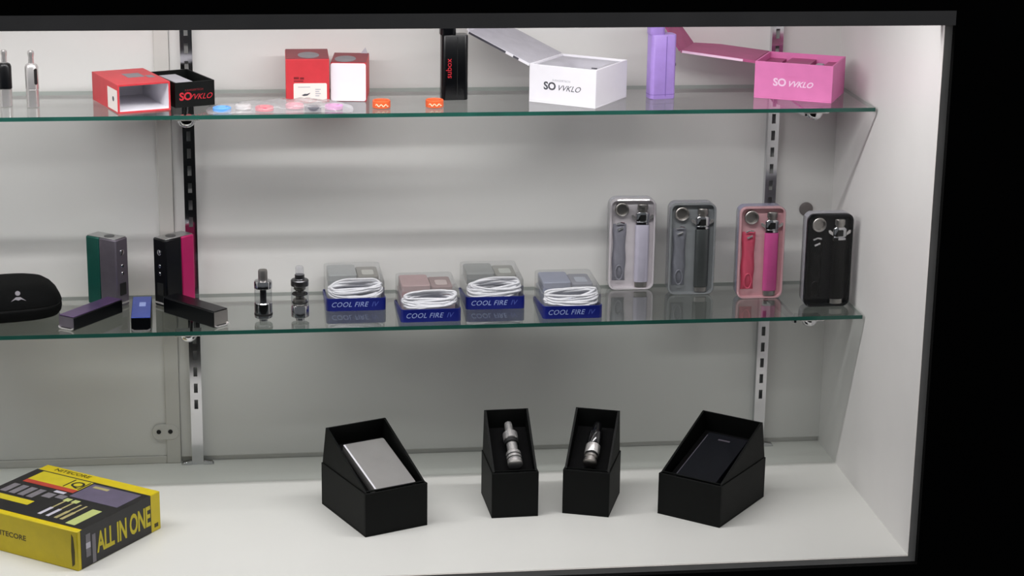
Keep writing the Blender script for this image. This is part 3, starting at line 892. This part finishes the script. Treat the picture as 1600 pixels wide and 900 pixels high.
def kit(fl, yaw, name, mi, mbat, mpouch, shell, kind):
    w, h, d = 0.0690, 0.1395, 0.0300
    bx = base(fl, yaw, w, d)
    loc = (bx[0], bx[1], Z1T)
    t = thing('clamshell_kit', '%s clamshell kit standing on the lower glass shelf' % name, 'package', loc, yaw, 'clamshell kits')
    yf, yb = -d / 2, d / 2
    # frosted rear shell (a hollow tub open to the front)
    R_ = 0.011
    rings = [[(x, y, z + h / 2) for x, z in rrect(w * s, h * s, R_, 6)] for y, s in ((yf + 0.0065, 1.0), (yb - 0.002, 0.985), (yb, 0.955))]
    n = len(rings[0]); sb = MB().loops(rings, cap=False); sb.add(rings[-1], [tuple(range(n))])
    obj('rear_shell', sb, shell, t)
    # coloured insert
    ins = MB().prism(rrect(w - 0.0036, h - 0.0036, R_ - 0.002, 6, 0, h / 2), yf + 0.0098, yf + 0.0150, 'y')
    obj('insert', ins, mi, t)
    rim = MB()
    o1 = rrect(w - 0.0012, h - 0.0012, R_ - 0.0006, 6, 0, h / 2); o2 = rrect(w - 0.0060, h - 0.0060, R_ - 0.003, 6, 0, h / 2); n = len(o1)
    vs = [(x, yf + 0.0030, z) for x, z in o1] + [(x, yf + 0.0030, z) for x, z in o2] + [(x, yf + 0.0098, z) for x, z in o2] + [(x, yf + 0.0098, z) for x, z in o1]
    fs = []
    for r in range(4):
        fs += [(r * n + k, r * n + (k + 1) % n, ((r + 1) % 4) * n + (k + 1) % n, ((r + 1) % 4) * n + k) for k in range(n)]
    obj('rim', rim.add(vs, fs), mi, t)
    fr = [[(x, y, z + h / 2) for x, z in rrect(w * s, h * s, R_, 6)] for y, s in ((yf + 0.0064, 1.0), (yf + 0.0012, 0.998), (yf, 0.97))]
    n = len(fr[0]); fb = MB().loops(fr, cap=False); fb.add(fr[-1], [tuple(range(n))])
    obj('clear_front', fb, M_COVER, t)
    yc = yf + 0.0057
    # battery pen with atomizer
    p = thing('battery_pen', '%s battery pen with chrome head inside the %s clamshell kit' % (kind[0], name), 'vape pen', (loc[0], loc[1], Z1T), yaw)
    r = 0.0054 * 1.0
    Mx = Matrix.Translation((0.0150, yc, 0)) @ Matrix.Diagonal((1.95, 0.74, 1.0, 1.0))
    obj('battery', MB().lathe([(r * .9, 0.0115), (r, 0.0122), (r, 0.0985), (r * .92, 0.0992)], 28, M=Mx), mbat, p)
    obj('end_cap', MB().lathe([(r * .7, 0.0038), (r * .9, 0.0045), (r * .9, 0.0112), (r * .7, 0.0115)], 24, M=Mx), M_SATIN, p)
    obj('collar', MB().lathe([(r * .8, 0.0992), (r * .98, 0.1), (r * .98, 0.103), (r * .8, 0.1035)], 24, M=Mx), M_CHROME, p)
    obj('atomizer', MB().lathe([(r * .8, 0.1035), (r * 1.0, 0.105), (r * 1.0, 0.1165), (r * .75, 0.1185)], 24, M=Mx), M_CHROME, p)
    obj('window', MB().prism(rrect(0.0085, 0.0095, 0.001, 3, 0.0150, 0.1105), yc - r * 0.74 - 0.0004, yc - r * 0.74 + 0.0002, 'y'), M_RUBBER, p)['label'] = 'dark window in the head'
    obj('mouthpiece', MB().lathe([(r * .62, 0.1185), (r * .62, 0.1215), (r * .75, 0.1225), (r * .75, 0.1295), (r * .6, 0.1305)], 20, M=Mx), M_SATIN, p)
    for sg in (-1, 1):
        b = MB().prism([(0.0, 0.0), (sg * 0.0065, 0.004), (sg * 0.0075, 0.008), (sg * 0.0045, 0.0085), (0.0, 0.004)], -0.001, 0.001, 'y')
        obj('lug', b, M_SILV, p, loc=(0.0150 + sg * r * 1.75, yc, 0.106))
    # ring
    k = MB()
    Ry = Matrix.Translation((-0.0160, yf + 0.0095, 0.1225)) @ Matrix.Rotation(HP, 4, 'X')
    k.lathe([(0.0105, 0.0), (0.0105, 0.005), (0.0095, 0.0058), (0.0078, 0.005), (0.0075, 0.0012), (0.003, 0.001)], 28, M=Ry)
    ring = obj('coil_cup', k, M_SATIN, loc=loc, rot=(0, 0, math.radians(yaw)))
    tag(ring, 'round steel cup in the upper left of the %s clamshell kit' % name, 'cup')
    # pouch with cord
    c = thing('cord_pouch', '%s pouch with cord inside the %s clamshell kit' % (kind[1], name), 'pouch', (loc[0], loc[1], Z1T), yaw)
    pts = []
    vs = []; fs = []; nx, nz = 8, 24
    for j in range(nz + 1):
        for i in range(nx + 1):
            u = -1 + 2 * i / nx; v = -1 + 2 * j / nz
            k2 = (1 - u ** 4) * (1 - v ** 6)
            vs.append((-0.0185 + u * 0.0098 * (1 - 0.06 * math.sin(6 * v)), yf + 0.0094 - 0.0050 * k2 - 0.0009 * math.sin(9 * v + 4 * u) * k2, 0.057 + v * 0.0435))
    for j in range(nz):
        for i in range(nx):
            a = j * (nx + 1) + i; fs.append((a, a + 1, a + nx + 2, a + nx + 1))
    obj('pouch', MB().add(vs, fs), mpouch, c)
    lp = [(-0.0185 + 0.0055 * math.cos(q), yf + 0.0034, 0.027 + 0.011 * math.sin(q)) for q in [2 * math.pi * i / 24 for i in range(24)]]
    obj('cord', MB().tube(lp, 0.0012, 6, closed=True), mpouch, c)
    hk = MB().tube([(-0.024, yf + 0.0044, 0.1005), (-0.018, yf + 0.0034, 0.1035), (-0.012, yf + 0.0044, 0.1020)], 0.0013, 6)
    hk.tube([(-0.022, yf + 0.0038, 0.092), (-0.014, yf + 0.0034, 0.0955)], 0.0016, 6)
    obj('clasp', hk, M_CHROME, c)
    return t


SH_W = clear('frosted shell pale', (0.9, 0.9, 0.93), 0.05, 0.2, haze=0.45, haze_col=(0.66, 0.66, 0.72))
SH_G = clear('frosted shell grey', (0.8, 0.81, 0.85), 0.05, 0.2, haze=0.5, haze_col=(0.44, 0.45, 0.52))
SH_P = clear('frosted shell violet', (0.78, 0.78, 0.86), 0.05, 0.2, haze=0.5, haze_col=(0.36, 0.35, 0.52))
kit((-0.3485, -0.0432), -1.5, 'white', mat('white insert', (214, 208, 212), 0.5), mat('pearl tube', (196, 192, 208), 0.35), mat('grey blue pouch', (138, 138, 148), 0.5), SH_W, ('pearl white', 'grey'))
kit((-0.2650, -0.0765), -1.5, 'grey', mat('grey insert', (136, 140, 142), 0.5), mat('gunmetal tube', (84, 88, 88), 0.35, 0.5), mat('slate pouch', (120, 122, 130), 0.45), SH_G, ('gunmetal', 'slate grey'))
kit((-0.1675, -0.1060), 0.0, 'pink', mat('salmon insert', (216, 168, 174), 0.5), mat('hot pink tube', (206, 84, 150), 0.35), mat('coral pouch', (212, 84, 110), 0.45), SH_P, ('hot pink', 'coral pink'))
kit((-0.0800, -0.1565), 0.5, 'black', mat('ink insert', (5, 6, 11), 0.45, spec=0.15), mat('ink tube', (3, 4, 5), 0.3, spec=0.15), mat('ink pouch', (4, 5, 7), 0.4, spec=0.15), SH_W, ('black', 'black'))


# ------------------------------------------------------------------ cabinet floor
# yellow box
W_, D_, H_ = 0.200, 0.173, 0.0552
YAW = -36.5
t0 = math.radians(YAW)
fr = (-1.1105, -0.3975)
fl = (fr[0] - W_ * math.cos(t0), fr[1] - W_ * math.sin(t0))
bx = base(fl, YAW, W_, D_)
t = thing('product_carton', 'yellow and black carton reading ALL IN ONE on the cabinet floor', 'box', (bx[0], bx[1], 0.0), YAW)
b = MB().box(-W_ / 2, W_ / 2, -D_ / 2, D_ / 2, 0.0, H_)
obj('carton', b, M_YELLOW, t, bev=0.0012)
ya, yb = -D_ / 2 + 0.0105, D_ / 2 - 0.0215
e = 0.0004
b = MB().box(-W_ / 2 - e, W_ / 2 + e, ya, yb, H_, H_ + e).box(W_ / 2, W_ / 2 + e, ya - 0.004, yb + 0.0005, 0.0008, H_).box(-W_ / 2 - e, -W_ / 2, ya, yb, 0.0008, H_)
band = obj('printed_band', b, M_BANDBLK, t); band['label'] = 'black printed band round the middle'
text('lettering', 'ALL IN ONE', 0.0400, M_YPRINT, band, (W_ / 2 + 0.0006, 0.0080, 0.0255), RIGHT, sx=0.545, spacing=0.95, bold=0.0011)
pr = MB()
# artwork on the top: (x0, x1, y0, y1, material)
zt = H_ + e
mats_ = [M_YPRINT, M_REDPRINT, M_PURPRINT, M_GREYPRINT, M_LGREY, M_TAN, M_PALEGREEN, M_BANDBLK]


def q4(x0, x1, y0, y1, mi, k=0.0002):
    pr.box(x0, x1, y0, y1, zt, zt + k, mi)


q4(-0.086, 0.004, yb - 0.036, yb - 0.003, 0)
q4(-0.086, 0.004, yb - 0.047, yb - 0.036, 1)
q4(0.007, 0.090, yb - 0.058, yb - 0.006, 2)
q4(0.014, 0.040, yb - 0.018, yb - 0.011, 5, 0.0003)
for i in range(4):
    q4(-0.090 + 0.0155 * i, -0.079 + 0.0155 * i, yb - 0.089, yb - 0.058, 3)
q4(-0.026, -0.011, yb - 0.078, yb - 0.062, 3)
q4(-0.007, 0.007, yb - 0.072, yb - 0.060, 3)
q4(-0.022, -0.004, yb - 0.057, yb - 0.050, 4)
q4(-0.095, -0.020, yb - 0.112, yb - 0.097, 0)
for i, (x, mi) in enumerate(((0.012, 4), (0.026, 4), (0.040, 5), (0.050, 5))):
    q4(x, x + 0.0055, ya + 0.013, ya + 0.040, mi)
    q4(x + 0.0012, x + 0.0043, ya + 0.040, ya + 0.066, 5)
    if i < 2:
        q4(x - 0.002, x + 0.008, ya + 0.066, ya + 0.076, 6)
q4(0.066, 0.082, ya + 0.006, ya + 0.062, 6)
obj('artwork', pr, mats_, band)
zz = zt + 0.0003
text('lettering', 'Q', 0.026, M_BANDBLK, band, (-0.010, yb - 0.0205, zz), TOP, bold=0.0004)
fr_ = MB().box(-0.0255, -0.0235, yb - 0.034, yb - 0.006, zz, zz + 0.0002).box(0.0005, 0.0025, yb - 0.034, yb - 0.006, zz, zz + 0.0002)
obj('print_lines', fr_, M_BANDBLK, band)
sp = MB().box(0, 0.0003, -0.0045, 0.0045, 0.018, 0.050).box(0, 0.0004, -0.0045, 0.0045, 0.030, 0.038, 1)
sp.box(0, 0.0003, 0.008, 0.015, 0.006, 0.046)
obj('side_picture', sp, [M_GREYPRINT, M_LGREY], band, loc=(W_ / 2 + e, ya + 0.010, -0.004))
text('lettering', 'NITECORE', 0.0100, M_DYINK, t, (-0.0160, -D_ / 2 - 0.0001, 0.0270), FRONT, sx=1.15, bold=0.0002)
text('lettering', 'NITECORE', 0.0115, M_DYINK, t, (-0.046, D_ / 2 - 0.0100, H_ + 0.0001), TOP, sx=1.15, bold=0.0002)
cu = MB().prism([(-0.0015, 0.0), (0.0028, 0.004), (0.0034, 0.022), (0.0016, 0.042), (-0.0012, 0.046), (-0.0024, 0.022)], -0.0003, 0.0, 'y')
obj('hang_slot', cu, M_DYINK, t, loc=(W_ / 2 - 0.0085, -D_ / 2, 0.0045))['label'] = 'dark curved fold near the corner'
mk = MB().box(0, 0.0003, -0.004, 0.004, 0.006, 0.0115)
obj('small_mark', mk, M_DYINK, t, loc=(W_ / 2, D_ / 2 - 0.010, 0.0))


# black display boxes


def display_box(fl, yaw, w, d, h, H, a, label, sink=0.010):
    """tray base with a wedge-shaped frame above: the frame slopes from the front rim up to a ridge near the back"""
    bx = base(fl, yaw, w, d)
    t = thing('display_box', label, 'box', (bx[0], bx[1], 0.0), yaw)
    th = 0.003
    b = MB().box(-w / 2, w / 2, -d / 2, d / 2, 0, th)
    b.box(-w / 2, w / 2, -d / 2, -d / 2 + th, th, h).box(-w / 2, w / 2, d / 2 - th, d / 2, th, h)
    b.box(-w / 2, -w / 2 + th, -d / 2 + th, d / 2 - th, th, h).box(w / 2 - th, w / 2, -d / 2 + th, d / 2 - th, th, h)
    obj('base', b, M_BLACK, t, bev=0.0005)
    # wedge frame in the (y, z) plane
    y0, y1, yp = -d / 2 + 0.0045, d / 2 - 0.0012, d / 2 - a
    zb = h + 0.0006
    ww = w - 0.003
    f = MB(); tk = 0.003
    side = [(y0, zb), (y1, zb), (yp, H), (yp - 0.003, H)]
    for sg in (-1, 1):
        x0, x1 = sorted((sg * ww / 2, sg * (ww / 2 - tk)))
        f.prism(side, x0, x1, 'x')
    f.prism([(y1, zb), (yp, H), (yp - 0.003, H), (y1 - 0.003, zb)], -ww / 2 + tk, ww / 2 - tk, 'x')
    f.box(-ww / 2 + tk, ww / 2 - tk, y0, y0 + 0.003, zb - 0.0004, zb + 0.001)
    obj('frame', f, M_BLACK, t)
    # sloping bed inside, sunk below the frame
    ya_ = y0 + 0.0045
    p0 = (ya_ - 0.001, zb - sink); p1 = (y1 - 0.006, zb + (H - zb) * 0.60 - sink + 0.008)
    bed = MB().prism([(p0[0], p0[1]), (p1[0], p1[1]), (p1[0], p1[1] - 0.003), (p0[0], p0[1] - 0.003)], -ww / 2 + tk + 0.0003, ww / 2 - tk - 0.0003, 'x')
    obj('bed', bed, M_BLACK_IN, t)['label'] = 'sunken foam bed'
    ang = math.atan2(p1[1] - p0[1], p1[0] - p0[0])
    # world transform of the bed start
    R = Matrix.Rotation(math.radians(yaw), 4, 'Z')
    org = R @ Vector((0, p0[0], p0[1]))
    Lb = math.hypot(p1[0] - p0[0], p1[1] - p0[1])
    return (bx[0] + org.x, bx[1] + org.y, org.z), math.degrees(ang), Lb


org, ang, Lb = display_box((-0.7283, -0.3190), 22.5, 0.0962, 0.1420, 0.0632, 0.1190, 0.013, 'large black display box holding a silver device', 0.015)
t = thing('flat_device', 'flat silver device lying in the black display box', 'vape device', org, 22.5, tilt=ang)
b = MB().loops([[(x, y, z) for x, y in rrect(0.064 * s, 0.108 * s, 0.003, 4, 0.003, 0.0585)] for z, s in ((0.0002, .985), (.0012, 1), (.0128, 1), (.0140, .985))])
obj('body', b, M_SILVER, t)
b = MB().box(-0.0288, -0.0262, 0.0065, 0.1110, 0.0140, 0.0143)  # white strip stands in for the highlight on the left bevel
obj('edge_strip', b, M_WHITE, t)['label'] = 'painted highlight along the bevelled edge'

ok = M_BLACK_IN
org, ang, Lb = display_box((-0.5473, -0.2663), 2.0, 0.0667, 0.0985, 0.0668, 0.1310, 0.010, 'narrow black display box holding a bright chrome tank')
t = thing('cased_tank', 'bright chrome tank lying in the narrow display box', 'tank', org, 2.0, tilt=ang)
Ml = Matrix.Translation((0.002, 0.0125, 0.0114)) @ Matrix.Rotation(-HP, 4, 'X') @ Matrix.Diagonal((1.15, 1.15, 0.96, 1.0))
obj('base', MB().lathe([(0.0075, 0.0), (0.0092, 0.001), (0.0092, 0.006), (0.0084, 0.0065), (0.0092, 0.0075), (0.0092, 0.022), (0.0080, 0.024)], 28, M=Ml), M_SILV, t)
for zz in (0.0085, 0.0150):
    obj('groove', MB().lathe([(0.0094, zz), (0.0094, zz + 0.0018)], 28, M=Ml), M_RUBBER, t)
obj('chimney', MB().lathe([(0.0066, 0.024), (0.0066, 0.040)], 20, M=Ml), M_SILV, t)
obj('collar', MB().lathe([(0.0066, 0.040), (0.0088, 0.0405), (0.0088, 0.0465), (0.0066, 0.047)], 24, M=Ml), M_RUBBER, t)
obj('top_cap', MB().lathe([(0.0080, 0.047), (0.0092, 0.048), (0.0092, 0.060), (0.0075, 0.062)], 28, M=Ml), M_SILV, t)
obj('drip_tip', MB().lathe([(0.0050, 0.062), (0.0052, 0.075), (0.0046, 0.081)], 20, M=Ml), M_SILV, t)

org, ang, Lb = display_box((-0.4452, -0.2562), -19.5, 0.0670, 0.0975, 0.0662, 0.1300, 0.010, 'narrow black display box holding a half dark tank, turned to the left')
t = thing('cased_tank', 'half dark tank with chrome base lying in the left-turned display box', 'tank', org, -19.5, tilt=ang)
obj('base', MB().lathe([(0.0065, 0.0), (0.0085, 0.001), (0.0085, 0.006), (0.0072, 0.007), (0.0072, 0.0095), (0.0085, 0.0105), (0.0085, 0.014)], 28, M=Ml), M_SATIN, t)
obj('ring', MB().lathe([(0.0074, 0.014), (0.0074, 0.018)], 24, M=Ml), M_RUBBER, t)
obj('body', MB().lathe([(0.0088, 0.018), (0.0092, 0.019), (0.0092, 0.034), (0.0085, 0.035)], 28, M=Ml), M_SILV, t)
obj('dark_barrel', MB().lathe([(0.0085, 0.035), (0.0090, 0.036), (0.0090, 0.058), (0.0062, 0.062), (0.0055, 0.075), (0.0045, 0.079)], 28, M=Ml), mat('smoked black', (16, 16, 18), 0.15, coat=0.5), t)

org, ang, Lb = display_box((-0.3101, -0.2697), -39.5, 0.0985, 0.1435, 0.0615, 0.1180, 0.013, 'large black display box holding a dark navy device', 0.016)
t = thing('flat_device', 'flat dark navy device lying in the black display box', 'vape device', org, -39.5, tilt=ang)
b = MB().loops([[(x, y, z) for x, y in rrect(0.064 * s, 0.108 * s, 0.003, 4, 0.004, 0.0590)] for z, s in ((0.0002, .985), (.0012, 1), (.0128, 1), (.0140, .985))])
obj('body', b, M_NAVY, t)
b = MB().box(-0.0268, -0.0256, 0.008, 0.106, 0.0140, 0.0144)
obj('edge_strip', b, M_GREYMET, t)['label'] = 'thin grey edge line'
b = MB().box(-0.006, 0.012, 0.0985, 0.1015, 0.0140, 0.0143)
obj('name_mark', b, M_GREYMET, t)['label'] = 'small grey mark'
